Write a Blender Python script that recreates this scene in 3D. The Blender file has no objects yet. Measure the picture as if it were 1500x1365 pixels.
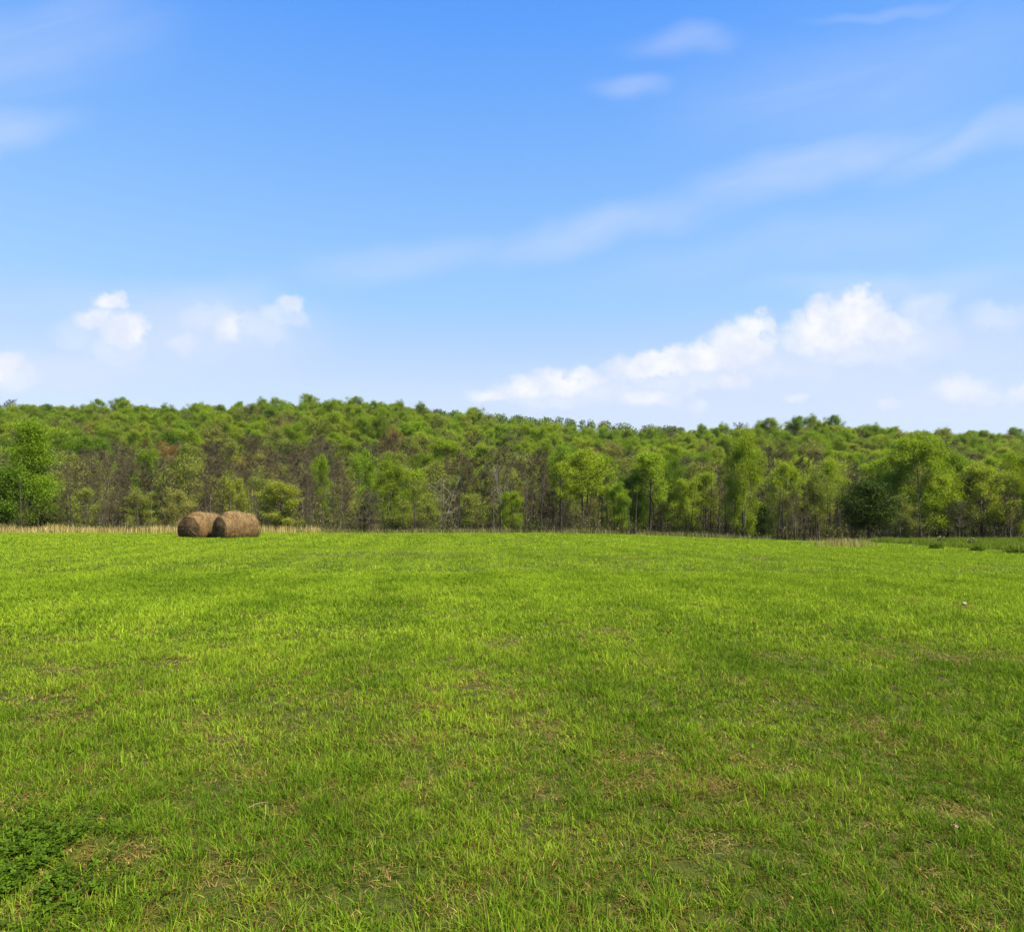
import bpy, math, random
import numpy as np
from mathutils import Vector, Matrix

R = math.radians
SC = bpy.context.scene
COL = SC.collection
rnd = random.Random(11)
RG = np.random.default_rng(7)
F = 977.0            # focal length in pixels of the 1500 px wide photograph
CX, HY = 750.0, 748.0
CAM_H = 1.6

# ------------------------------------------------------------------ helpers
def tag(o, label=None, cat=None, group=None, kind=None):
    if label: o["label"] = label
    if cat: o["category"] = cat
    if group: o["group"] = group
    if kind: o["kind"] = kind
    return o

def empty(name, loc, rz=0.0, scale=(1, 1, 1)):
    o = bpy.data.objects.new(name, None)
    COL.objects.link(o)
    o.location = loc; o.rotation_euler = (0, 0, rz); o.scale = scale
    o.empty_display_size = 0.3
    return o

def link(name, me, mat=None, parent=None):
    o = bpy.data.objects.new(name, me)
    COL.objects.link(o)
    if mat is not None and len(me.materials) == 0: me.materials.append(mat)
    if parent is not None: o.parent = parent
    return o

def mesh_np(name, V, faces, smooth=False, tint=None):
    """V (n,3); faces: list of int arrays (m,k)"""
    me = bpy.data.meshes.new(name)
    V = np.ascontiguousarray(V, np.float32)
    me.vertices.add(len(V)); me.vertices.foreach_set("co", V.ravel())
    faces = [np.asarray(f, np.int32) for f in faces if len(f)]
    loops = np.concatenate([f.ravel() for f in faces])
    tot = np.concatenate([np.full(len(f), f.shape[1], np.int32) for f in faces])
    st = np.zeros(len(tot), np.int32); st[1:] = np.cumsum(tot)[:-1]
    me.loops.add(len(loops)); me.loops.foreach_set("vertex_index", loops)
    me.polygons.add(len(tot)); me.polygons.foreach_set("loop_start", st)
    if smooth: me.polygons.foreach_set("use_smooth", np.ones(len(tot), bool))
    if tint is not None:
        a = me.color_attributes.new("tint", 'FLOAT_COLOR', 'POINT')
        c = np.ones((len(V), 4), np.float32); c[:, :3] = tint
        a.data.foreach_set("color", c.ravel())
    me.update(calc_edges=True)
    return me

def _hash(ix, iy, s):
    h = (ix.astype(np.int64) * 374761393 + iy.astype(np.int64) * 668265263 + s * 974634777) & 0xFFFFFFFF
    h = ((h ^ (h >> 13)) * 1274126177) & 0xFFFFFFFF
    return ((h ^ (h >> 16)) & 0xFFFF) / 65535.0

def vnoise(x, y, s=0):
    ix = np.floor(x); iy = np.floor(y); fx = x - ix; fy = y - iy
    fx = fx * fx * (3 - 2 * fx); fy = fy * fy * (3 - 2 * fy)
    a = _hash(ix, iy, s); b = _hash(ix + 1, iy, s); c = _hash(ix, iy + 1, s); d = _hash(ix + 1, iy + 1, s)
    return (a * (1 - fx) + b * fx) * (1 - fy) + (c * (1 - fx) + d * fx) * fy

def fbm(x, y, s=0, o=4):
    r = np.zeros_like(x, float); a = 0.5; t = 0
    for k in range(o):
        r += a * vnoise(x * 2 ** k + 17.3 * k, y * 2 ** k - 9.1 * k, s + k); t += a; a *= 0.5
    return r / t

def sstep(x, a, b):
    t = np.clip((np.asarray(x, float) - a) / (b - a), 0, 1)
    return t * t * (3 - 2 * t)

# ------------------------------------------------------------------ terrain
SKY_PX = np.array([-260, 0, 150, 300, 430, 520, 580, 640, 720, 800, 880, 950, 1020, 1100, 1200, 1270, 1340, 1420, 1500, 1760], float)
SKY_PY = np.array([586, 586, 587, 590, 583, 579, 583, 597, 609, 619, 628, 632, 625, 619, 613, 617, 625, 629, 632, 636], float)
FOOT, RIDGE = 110.0, 285.0

def crest(x):
    return 46.0 + 0 * x

def ter(x, y):
    x = np.asarray(x, float); y = np.asarray(y, float)
    z = -0.62 * sstep(x, 1.5, 26) * sstep(y, 5, 42)
    z = z - 0.040 * np.clip(y - 45, 0, 43) * sstep(y, 44, 54)
    z = z + 0.05 * (fbm(x * 0.12, y * 0.12, 5, 3) - 0.5) * sstep(y, 3, 10)
    yy = np.maximum(y, 1.0)
    px = CX + F * x / yy
    v = (HY - np.interp(px, SKY_PX, SKY_PY)) / F
    g = 1.6 + v * RIDGE - 12.2
    s = np.clip((y - FOOT) / (RIDGE - FOOT), 0, 1)
    s = 0.5 * s + 0.5 * s * s * (3 - 2 * s)
    z = z * (1 - s) + s * g
    # a farther ridge that shows in the dip of the skyline
    v2 = (HY - np.interp(px, [480, 620, 700, 800, 900, 1000, 1100], [640, 606, 611, 616, 624, 630, 650])) / F
    far = 1.6 + v2 * 470 - 8.5
    s2 = sstep(y, 350, 470)
    low = g - 2.5 * sstep(y, RIDGE, 340)
    z = np.where(y > RIDGE, low * (1 - s2) + far * s2, z)
    return z

def terf(x, y): return float(ter(np.array([x]), np.array([y]))[0])

def proj(x, y, z): return CX + F * x / y, HY - F * (z - CAM_H) / y

def pix_ground(px, py):
    u = (px - CX) / F; v = (HY - py) / F
    y = np.arange(1.5, 75, 0.05)
    d = (CAM_H + v * y) - ter(u * y, y)
    k = np.argmax(d <= 0)
    return float(u * y[k]), float(y[k])

# ------------------------------------------------------------------ materials
def new_mat(name):
    m = bpy.data.materials.new(name); m.use_nodes = True
    nt = m.node_tree; nt.nodes.clear()
    out = nt.nodes.new("ShaderNodeOutputMaterial")
    return m, nt, out

def leaf_mat(name, cols, transl=0.5, objvar=0.35, rough=0.6, attr=True, spec=0.12):
    """cols: list of colours the tree's own random number picks between; leaf to leaf tint from the mesh"""
    m, nt, out = new_mat(name); N = nt.nodes; L = nt.links
    oi = N.new("ShaderNodeObjectInfo")
    ramp = N.new("ShaderNodeValToRGB")
    ramp.color_ramp.elements[0].color = (*cols[0], 1)
    ramp.color_ramp.elements[-1].color = (*cols[-1], 1)
    for i, c in enumerate(cols[1:-1]):
        e = ramp.color_ramp.elements.new((i + 1) / (len(cols) - 1)); e.color = (*c, 1)
    L.new(oi.outputs["Random"], ramp.inputs[0])
    col = ramp.outputs[0]
    if attr:
        at = N.new("ShaderNodeAttribute"); at.attribute_name = "tint"
        mx = N.new("ShaderNodeMix"); mx.data_type = 'RGBA'; mx.blend_type = 'MULTIPLY'; mx.inputs[0].default_value = 1
        L.new(col, mx.inputs[6]); L.new(at.outputs["Color"], mx.inputs[7]); col = mx.outputs[2]
    p = N.new("ShaderNodeBsdfPrincipled"); p.inputs["Roughness"].default_value = rough
    p.inputs["Specular IOR Level"].default_value = spec
    t = N.new("ShaderNodeBsdfTranslucent")
    L.new(col, p.inputs["Base Color"])
    hs = N.new("ShaderNodeHueSaturation"); hs.inputs["Hue"].default_value = 0.49; hs.inputs["Saturation"].default_value = 1.1; hs.inputs["Value"].default_value = 1.1
    L.new(col, hs.inputs["Color"]); L.new(hs.outputs[0], t.inputs["Color"])
    mix = N.new("ShaderNodeMixShader"); mix.inputs[0].default_value = transl
    L.new(p.outputs[0], mix.inputs[1]); L.new(t.outputs[0], mix.inputs[2]); L.new(mix.outputs[0], out.inputs[0])
    return m

def bark_mat(name, c1, c2, scale=6.0):
    m, nt, out = new_mat(name); N = nt.nodes; L = nt.links
    tc = N.new("ShaderNodeTexCoord"); mp = N.new("ShaderNodeMapping"); mp.inputs["Scale"].default_value = (scale, scale, scale * .25)
    L.new(tc.outputs["Object"], mp.inputs[0])
    nz = N.new("ShaderNodeTexNoise"); nz.inputs["Scale"].default_value = 1.0; nz.inputs["Detail"].default_value = 5
    L.new(mp.outputs[0], nz.inputs["Vector"])
    r = N.new("ShaderNodeValToRGB"); r.color_ramp.elements[0].position = .3; r.color_ramp.elements[1].position = .7
    r.color_ramp.elements[0].color = (*c1, 1); r.color_ramp.elements[1].color = (*c2, 1)
    L.new(nz.outputs["Fac"], r.inputs[0])
    oi = N.new("ShaderNodeObjectInfo")
    mr = N.new("ShaderNodeMapRange"); mr.inputs[3].default_value = .75; mr.inputs[4].default_value = 1.25
    L.new(oi.outputs["Random"], mr.inputs[0])
    hs = N.new("ShaderNodeHueSaturation"); L.new(mr.outputs[0], hs.inputs["Value"]); L.new(r.outputs[0], hs.inputs["Color"])
    p = N.new("ShaderNodeBsdfPrincipled"); p.inputs["Roughness"].default_value = .9; p.inputs["Specular IOR Level"].default_value = .15
    bp = N.new("ShaderNodeBump"); bp.inputs["Strength"].default_value = .6; bp.inputs["Distance"].default_value = .02
    L.new(nz.outputs["Fac"], bp.inputs["Height"]); L.new(bp.outputs[0], p.inputs["Normal"])
    L.new(hs.outputs[0], p.inputs["Base Color"]); L.new(p.outputs[0], out.inputs[0])
    return m

def attr_mat(name, transl=0.3, rough=.55, spec=.3):
    m, nt, out = new_mat(name); N = nt.nodes; L = nt.links
    at = N.new("ShaderNodeAttribute"); at.attribute_name = "tint"
    p = N.new("ShaderNodeBsdfPrincipled"); p.inputs["Roughness"].default_value = rough; p.inputs["Specular IOR Level"].default_value = spec
    t = N.new("ShaderNodeBsdfTranslucent")
    L.new(at.outputs["Color"], p.inputs["Base Color"]); L.new(at.outputs["Color"], t.inputs["Color"])
    mix = N.new("ShaderNodeMixShader"); mix.inputs[0].default_value = transl
    L.new(p.outputs[0], mix.inputs[1]); L.new(t.outputs[0], mix.inputs[2]); L.new(mix.outputs[0], out.inputs[0])
    return m

def ground_mat(name, stops, scale, detail=8, bump=.4, stops2=None, scale2=.3):
    m, nt, out = new_mat(name); N = nt.nodes; L = nt.links
    tc = N.new("ShaderNodeTexCoord")
    nz = N.new("ShaderNodeTexNoise"); nz.inputs["Scale"].default_value = scale; nz.inputs["Detail"].default_value = detail; nz.inputs["Roughness"].default_value = .7
    L.new(tc.outputs["Object"], nz.inputs["Vector"])
    def ramp(st, src):
        r = N.new("ShaderNodeValToRGB")
        r.color_ramp.elements[0].position = st[0][0]; r.color_ramp.elements[0].color = (*st[0][1], 1)
        r.color_ramp.elements[1].position = st[-1][0]; r.color_ramp.elements[1].color = (*st[-1][1], 1)
        for q, c in st[1:-1]:
            e = r.color_ramp.elements.new(q); e.color = (*c, 1)
        L.new(src, r.inputs[0]); return r.outputs[0]
    col = ramp(stops, nz.outputs["Fac"])
    if stops2:
        n2 = N.new("ShaderNodeTexNoise"); n2.inputs["Scale"].default_value = scale2; n2.inputs["Detail"].default_value = 4
        L.new(tc.outputs["Object"], n2.inputs["Vector"])
        mx = N.new("ShaderNodeMix"); mx.data_type = 'RGBA'; mx.blend_type = 'MULTIPLY'; mx.inputs[0].default_value = 1
        L.new(col, mx.inputs[6]); L.new(ramp(stops2, n2.outputs["Fac"]), mx.inputs[7]); col = mx.outputs[2]
    p = N.new("ShaderNodeBsdfPrincipled"); p.inputs["Roughness"].default_value = .95; p.inputs["Specular IOR Level"].default_value = .1
    bp = N.new("ShaderNodeBump"); bp.inputs["Strength"].default_value = bump; bp.inputs["Distance"].default_value = .03
    L.new(nz.outputs["Fac"], bp.inputs["Height"]); L.new(bp.outputs[0], p.inputs["Normal"])
    L.new(col, p.inputs["Base Color"]); L.new(p.outputs[0], out.inputs[0])
    return m

# ------------------------------------------------------------------ ground sheets
def grid_sheet(name, xs, ys, mat, dz=0.0):
    X, Y = np.meshgrid(xs, ys); Z = ter(X, Y) + dz
    V = np.stack([X, Y, Z], -1).reshape(-1, 3)
    nx, ny = len(xs), len(ys)
    i = np.arange(nx - 1)[None, :] + nx * np.arange(ny - 1)[:, None]
    i = i.ravel()
    me = mesh_np(name, V, [np.stack([i, i + 1, i + nx + 1, i + nx], 1)], smooth=True)
    return tag(link(name, me, mat), kind="structure")

m_soil = ground_mat("field soil and thatch", [(.3, (.018, .021, .004)), (.5, (.044, .050, .008)), (.7, (.082, .078, .016))], 9.0, 9, .6,
                    [(.3, (.8, .9, .8)), (.7, (1.15, 1.1, 1.0))], .25)
m_litter = ground_mat("woodland leaf litter", [(.3, (.020, .018, .006)), (.5, (.045, .038, .014)), (.7, (.075, .062, .024))], 1.6, 8, .5,
                      [(.35, (.7, .8, .6)), (.65, (1.1, 1.05, 1.0))], .05)
ysf = np.concatenate([np.linspace(-30, 10, 41), np.linspace(10.5, 66, 112)])
grid_sheet("field", np.linspace(-90, 90, 241), ysf, m_soil)
grid_sheet("hill", np.linspace(-700, 700, 401), np.concatenate([np.linspace(65, 520, 280), [620, 800, 1100]]), m_litter, -.03)
grid_sheet("outer_ground", np.linspace(-1500, 1500, 41), np.array([-1500., -900, -400, -100, -29]), m_soil, -.02)
for sx in (-1, 1):
    xs = np.array([89.5, 150, 260, 420, 700]) if sx > 0 else -np.array([89.5, 150, 260, 420, 700])[::-1]
    grid_sheet("side_ground", xs, np.linspace(-30, 66, 40), m_soil, -.02)

# ------------------------------------------------------------------ grass
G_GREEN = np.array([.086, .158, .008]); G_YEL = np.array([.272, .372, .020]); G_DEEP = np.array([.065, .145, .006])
G_STRAW = np.array([.28, .195, .048]); G_BROWN = np.array([.165, .108, .024])

dark_spots = [(290, 848, 95, 16), (655, 850, 60, 7), (565, 857, 28, 6), (880, 908, 60, 9), (1045, 968, 90, 28), (370, 890, 60, 10), (60, 1270, 170, 120),
              (1280, 1130, 90, 40), (1490, 1080, 40, 30), (930, 1070, 40, 18), (150, 1085, 60, 16), (600, 905, 70, 10), (1300, 940, 120, 14), (870, 1300, 120, 50), (1150, 1290, 70, 40)]
dry_spots = [(740, 945, 45, 10), (795, 1170, 30, 22), (125, 1055, 42, 10), (100, 985, 70, 7), (335, 950, 40, 7), (1450, 836, 40, 3), (680, 1335, 35, 30), (50, 842, 40, 4),
             (330, 1290, 45, 22), (200, 1260, 25, 14), (1400, 965, 110, 10), (1140, 963, 40, 8), (620, 812, 90, 3), (920, 820, 30, 3), (1110, 818, 40, 3), (480, 813, 80, 3),
             (1412, 891, 16, 5), (830, 930, 30, 6), (890, 925, 25, 6), (380, 1140, 40, 14), (960, 1110, 30, 12), (1150, 1130, 40, 14), (1400, 1200, 50, 22), (330, 1090, 40, 9),
             (690, 1010, 80, 12), (1290, 1220, 40, 16), (1040, 1240, 50, 20), (560, 1290, 30, 15), (30, 1030, 60, 10), (250, 975, 60, 8)]

def spots(px, py, lst):
    r = np.zeros_like(px)
    for a, b, c, d in lst:
        r = np.maximum(r, np.exp(-1.2 * (((px - a) / c) ** 2 + ((py - b) / d) ** 2)))
    return r

# the spots are places on the ground: worked out once as ground ellipses
def ground_spots(lst):
    o = []
    for a, b, c, d in lst:
        x, y = pix_ground(a, b); x2, y2 = pix_ground(a, b - d); x3, y3 = pix_ground(a, b + d)
        o.append((x, y, max(.08, c * y / F), max(.1, .5 * abs(y2 - y3))))
    return o
DARK, DRY = ground_spots(dark_spots), ground_spots(dry_spots)

def blades(P, az, lean, h, w, face, segs, col):
    """tapered bent blades; returns V, faces, tint"""
    n = len(P)
    ts = np.array([0, .42, .76, 1.0]) if segs == 3 else (np.array([0, .55, 1.0]) if segs == 2 else np.array([0, 1.0]))
    d = np.stack([np.cos(az), np.sin(az)], 1)
    fx = np.stack([np.cos(face), np.sin(face)], 1)
    k = 2 * (len(ts) - 1) + 1
    V = np.zeros((n, k, 3), np.float32)
    for i, t in enumerate(ts):
        c = np.zeros((n, 3)); c[:, :2] = P[:, :2] + d * (lean * h * t ** 1.8)[:, None]
        c[:, 2] = P[:, 2] + h * t * (1 - .18 * np.minimum(lean, 1.6) * t)
        if i < len(ts) - 1:
            hw = (w * .5 * (1 - .55 * t ** 1.5))[:, None]
            V[:, 2 * i] = c; V[:, 2 * i + 1] = c
            V[:, 2 * i, :2] -= fx * hw; V[:, 2 * i + 1, :2] += fx * hw
        else:
            V[:, k - 1] = c
    b = (np.arange(n) * k)[:, None]
    fs = []
    for i in range(len(ts) - 2):
        fs.append(b + np.array([[2 * i, 2 * i + 1, 2 * i + 3, 2 * i + 2]]))
    fs.append(b + np.array([[k - 3, k - 2, k - 1]]))
    T = np.repeat(col[:, None, :], k, 1)
    return V.reshape(-1, 3), fs, T.reshape(-1, 3)

class Acc:
    def __init__(s): s.V = []; s.F = {}; s.T = []; s.n = 0
    def add(s, V, fs, T):
        for f in fs: s.F.setdefault(f.shape[1], []).append(f + s.n)
        s.V.append(V); s.T.append(T); s.n += len(V)
    def mesh(s, name, smooth=False):
        return mesh_np(name, np.concatenate(s.V), [np.concatenate(v) for v in s.F.values()], smooth, np.concatenate(s.T))

def gspot(x, y, L):
    r = np.zeros_like(x)
    for (a, b, c, d) in L:
        r = np.maximum(r, np.exp(-1.2 * (((x - a) / c) ** 2 + ((y - b) / d) ** 2)))
    return r

def bank_line(px): return np.interp(px, [1090, 1215, 1300, 1400, 1500, 1700], [783, 791, 796, 802, 809, 822])

def wedge(n, y0, y1, side=.84, pad=2.2):
    """uniform points on the ground between two distances"""
    m = int(n * 1.6) + 100
    y = RG.uniform(y0, y1, m); hw = side * y + pad
    keep = RG.uniform(0, side * y1 + pad, m) < hw
    y = y[keep][:n]; hw = hw[keep][:n]
    return RG.uniform(-1, 1, len(y)) * hw, y

def field_colour(x, y, n):
    big = fbm(x * .35, y * .35, 21, 3); mid = fbm(x * 1.6, y * 1.6, 31, 3); small = fbm(x * 6, y * 6, 41, 2)
    dk = np.clip(gspot(x, y, DARK) + 1.2 * (fbm(x * .9, y * .55, 61, 3) - .58), 0, 1)
    dry = np.clip(1.0 * gspot(x, y, DRY) * sstep(small, .25, .6) + 3.2 * (fbm(x * 3.4, y * 2.6, 71, 4) - .60) * sstep(y, 40, 8), 0, 1)
    ty = np.clip(.20 + 0.55 * (big - .5) + 0.9 * (mid - .5) + .5 * (small - .5) + .13 * np.sin(2 * math.pi * (x + .12 * y) / 2.1 + 2.2 * fbm(x * .3, y * .12, 55, 2)) + RG.normal(0, .26, n) + .56 * sstep(y, 2.2, 11) + .10 * sstep(y, 16, 34), 0, 1.1)  # distance terms paint in near sward shade and brighter far blade tops
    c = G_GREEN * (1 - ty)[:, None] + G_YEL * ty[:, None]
    dd = np.clip(dk * .45 + RG.normal(0, .12, n), 0, .9)[:, None]
    c = c * (1 - dd) + G_DEEP * dd
    c = c * RG.uniform(.68, 1.22, n)[:, None]
    st = RG.random(n) < (.035 + .24 * sstep(y, 12, 3) + .50 * dry + .16 * sstep(mid, .5, .68) * sstep(y, 26, 6))
    sc = G_STRAW * RG.uniform(.45, 1.05, n)[:, None]
    br = RG.random(n) < .45
    sc[br] = G_BROWN * RG.uniform(.6, 1.2, br.sum())[:, None]
    c[st] = sc[st]
    return c, dk, dry, st

def sow(acc, y0, y1, tufts_m2, per, w, hscale, segs, spread=.03, thin_dry=True):
    area = .84 * (y1 ** 2 - y0 ** 2) + 4.4 * (y1 - y0)
    tx, ty = wedge(int(area * tufts_m2), y0, y1)
    px, py = proj(tx, ty, ter(tx, ty))
    keep = ((py > bank_line(px)) | (px < 1190)) & (np.hypot((tx - BALE[0]) / 2.0, (ty - BALE[1]) / 1.1) > 1)
    tx, ty = tx[keep], ty[keep]
    dry_t = gspot(tx, ty, DRY)
    keep = RG.random(len(tx)) > .42 * dry_t
    tx, ty = tx[keep], ty[keep]; nt = len(tx)
    th = (.022 + .062 * fbm(tx * 1.3, ty * 1.3, 81, 3) + .02 * RG.random(nt)) * RG.uniform(.7, 1.3, nt) * (1 + .9 * sstep(ty, 16, 5) * (fbm(tx * 5, ty * 5, 83, 2) - .52)) * (1 + .25 * sstep(ty, 5, 14))
    th *= 1 - .35 * gspot(tx, ty, DRY)
    big = RG.random(nt) < .05; th[big] *= 1.45
    tid = np.repeat(np.arange(nt), per); n = len(tid)
    oa = RG.uniform(0, 2 * math.pi, n); orr = np.abs(RG.normal(0, spread, n))
    x = tx[tid] + np.cos(oa) * orr; y = ty[tid] + np.sin(oa) * orr
    h = th[tid] * RG.uniform(.45, 1.2, n) * hscale
    lean = np.abs(RG.normal(.55, .5, n)); az = oa + RG.normal(0, 1.4, n)
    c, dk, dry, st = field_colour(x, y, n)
    tuft_v = RG.uniform(.82, 1.18, nt)[tid]; c *= tuft_v[:, None]
    lean[st] += RG.uniform(.2, 2.2, st.sum()); h[st] *= RG.uniform(.3, .75, st.sum())
    P = np.stack([x, y, ter(x, y) - .005], 1)
    ww = w * RG.uniform(.6, 1.35, n)
    acc.add(*blades(P, az, lean, h, ww, az + math.pi / 2 + RG.normal(0, .6, n), segs, c))

BALE = (-17.5, 39.95)      # middle of the pair of bales
m_grass = attr_mat("grass blades", .36, .8, .03)
ga = Acc()
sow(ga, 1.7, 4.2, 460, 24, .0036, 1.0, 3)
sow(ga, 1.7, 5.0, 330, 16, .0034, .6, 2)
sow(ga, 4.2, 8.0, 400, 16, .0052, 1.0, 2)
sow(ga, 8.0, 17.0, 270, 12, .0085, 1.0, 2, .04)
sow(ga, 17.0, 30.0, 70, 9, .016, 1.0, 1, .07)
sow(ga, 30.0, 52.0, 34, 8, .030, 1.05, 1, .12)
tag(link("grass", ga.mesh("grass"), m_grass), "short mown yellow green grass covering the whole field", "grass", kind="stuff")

# thatch: dead blades lying between the tufts, thick in the dry patches
th = Acc()
def thatch(y0, y1, dens, w, L, segs):
    area = .84 * (y1 ** 2 - y0 ** 2) + 4.4 * (y1 - y0)
    x, y = wedge(int(area * dens), y0, y1); n = len(x)
    pr = .10 * sstep(y, 20, 5) + .6 * gspot(x, y, DRY) + 3.0 * np.clip(fbm(x * 3.4, y * 2.6, 71, 4) - .58, 0, 1)
    k = RG.random(n) < pr
    x, y = x[k], y[k]; n = len(x)
    h = L * RG.uniform(.10, .30, n); lean = RG.uniform(2.0, 4.6, n); az = RG.uniform(0, 2 * math.pi, n)
    c = np.where(RG.random(n)[:, None] < .6, G_STRAW, G_BROWN) * RG.uniform(.6, 1.25, n)[:, None]
    P = np.stack([x, y, ter(x, y) + RG.uniform(.002, .03, n)], 1)
    th.add(*blades(P, az, lean, h, w * RG.uniform(.6, 1.4, n), az + math.pi / 2, segs, c))
thatch(1.7, 5, 3200, .003, .065, 2)
thatch(5, 12, 700, .006, .09, 1)
thatch(12, 48, 40, .02, .16, 1)
tag(link("thatch", th.mesh("thatch"), attr_mat("dry thatch", .1, .8, .15)), "dead tan grass stems lying between the green tufts", "dry grass", kind="stuff")

# clover: dark rounded leaflets
cl = Acc()
def clover(pxy, n, hmax=.09, size=.011):
    a, b, c, d = pxy
    (x0, y0), = [pix_ground(a, b)]
    rx, ry = c * y0 / F, abs(pix_ground(a, b - d)[1] - pix_ground(a, b + d)[1]) * .5
    x = x0 + RG.normal(0, .6, n) * rx; y = y0 + RG.normal(0, .6, n) * ry
    kk = fbm(x * 5, y * 5, 33, 3) > .33; x, y = x[kk], y[kk]; n = len(x)
    ok = y > 1.6; x, y = x[ok], y[ok]; n = len(x)
    z = ter(x, y) + hmax * RG.uniform(.45, 1.1, n)
    a0 = RG.uniform(0, 6.28, n); tilt = RG.normal(0, .35, (n, 2)); col = np.array([.046, .084, .002]) * RG.uniform(.55, 1.6, n)[:, None]
    s = size * RG.uniform(.5, 1.6, n)
    for k in range(3):
        aa = a0 + k * 2.094
        e = np.stack([np.cos(aa), np.sin(aa), np.cos(aa) * tilt[:, 0] + np.sin(aa) * tilt[:, 1] + .15], 1)
        f = np.stack([-np.sin(aa), np.cos(aa), -np.sin(aa) * tilt[:, 0] + np.cos(aa) * tilt[:, 1]], 1)
        o = np.stack([x, y, z], 1)
        pts = [(0, 0), (.7, .55), (1.35, .62), (1.75, .0), (1.35, -.62), (.7, -.55)]
        V = np.stack([o + s[:, None] * (p * e + q * f) for p, q in pts], 1).reshape(-1, 3)
        cl.add(V, [(np.arange(n) * 6)[:, None] + np.arange(6)[None]], np.repeat(col, 6, 0))
    st = np.stack([x, y, ter(x, y)], 1)
    cl.add(*blades(st, a0, np.full(n, .05), z - st[:, 2], np.full(n, .0025), a0, 1, col * 1.2))
clover((-5, 1300, 95, 70), 5200, .055, .0066)
clover((30, 1225, 110, 40), 800, .045, .0062)
clover((110, 1330, 110, 40), 600, .045, .006)
clover((1490, 1085, 45, 25), 110, .05, .009)
clover((290, 850, 140, 18), 300, .07, .013)
clover((655, 851, 70, 7), 120, .07, .013)
clover((1050, 985, 80, 24), 90, .055, .010)
tag(link("clover", cl.mesh("clover"), attr_mat("clover leaves", .25, .7, .1)), "dark green clover patches growing low in the mown grass", "clover", kind="stuff")

# ------------------------------------------------------------------ rough grass along the far edge and the bank
def tall(name, label, n, sampler, hrange, w, cols, lean=.25, segs=2):
    a = Acc(); x, y = sampler(n); n = len(x)
    h = RG.uniform(*hrange, n) * (.6 + .8 * fbm(x * .6, y * .6, 91, 3))
    ci = RG.integers(0, len(cols), n); c = np.array(cols)[ci] * RG.uniform(.7, 1.25, n)[:, None]
    az = RG.uniform(0, 6.283, n)
    P = np.stack([x, y, ter(x, y) - .01], 1)
    a.add(*blades(P, az, np.abs(RG.normal(lean, .2, n)), h, w * RG.uniform(.6, 1.4, n), az + 1.57 + RG.normal(0, .6, n), segs, c))
    o = link(name, a.mesh(name), m_grass)
    return tag(o, label, "grass", kind="stuff")

def strip(p0, p1, y0, y1, gap=0.0, thr=.42):
    def s(n):
        y = RG.uniform(y0, y1, n); px = RG.uniform(p0, p1, n); x = (px - CX) / F * y
        k = fbm(x * .35, y * .35 + 40, 95, 3) > gap
        return x[k], y[k]
    return s
tall("tall_dry_grass", "pale straw coloured tall grass along the far edge behind the hay bales", 15000, strip(-120, 470, 48, 57, .46), (.4, .85), .028,
     [(.56, .42, .15), (.44, .32, .10), (.17, .18, .03), (.52, .41, .16), (.26, .20, .07)])
tall("rough_weeds", "olive and tan weeds along the middle of the far field edge", 20000, strip(430, 1130, 47.5, 57, .45), (.2, .55), .03,
     [(.22, .19, .07), (.10, .13, .02), (.14, .11, .05), (.08, .12, .015), (.28, .22, .10)])
def bank(n):
    m = n * 9
    y = RG.uniform(20, 56, m); px = RG.uniform(1140, 1720, m); x = (px - CX) / F * y
    qx, qy = proj(x, y, ter(x, y))
    k0 = RG.random(m) < sstep(qx, 1160, 1330)
    lim = bank_line(qx) + 5 * (fbm(x * .5, y * .5, 99, 3) - .5)
    k = (qy < lim) & k0
    x, y = x[k], y[k]
    return x[:n], y[:n]
tall("bank_grass", "taller uncut green grass on the bank at the right edge of the field", 52000, bank, (.22, .44), .022,
     [(.12, .185, .012), (.16, .21, .016), (.09, .145, .010), (.20, .20, .035), (.13, .19, .012)], .4)
def bank_dry(n):
    y = RG.uniform(36, 50, n); px = RG.normal(1232, 24, n); x = (px - CX) / F * y
    k = fbm(x * .7, y * .7, 12, 3) > .46
    return x[k], y[k]
tall("dry_bank_grass", "tan dry grass tuft where the bank meets the trees", 1500, bank_dry, (.25, .45), .025, [(.40, .32, .12), (.3, .24, .08), (.2, .2, .04)])

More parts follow.
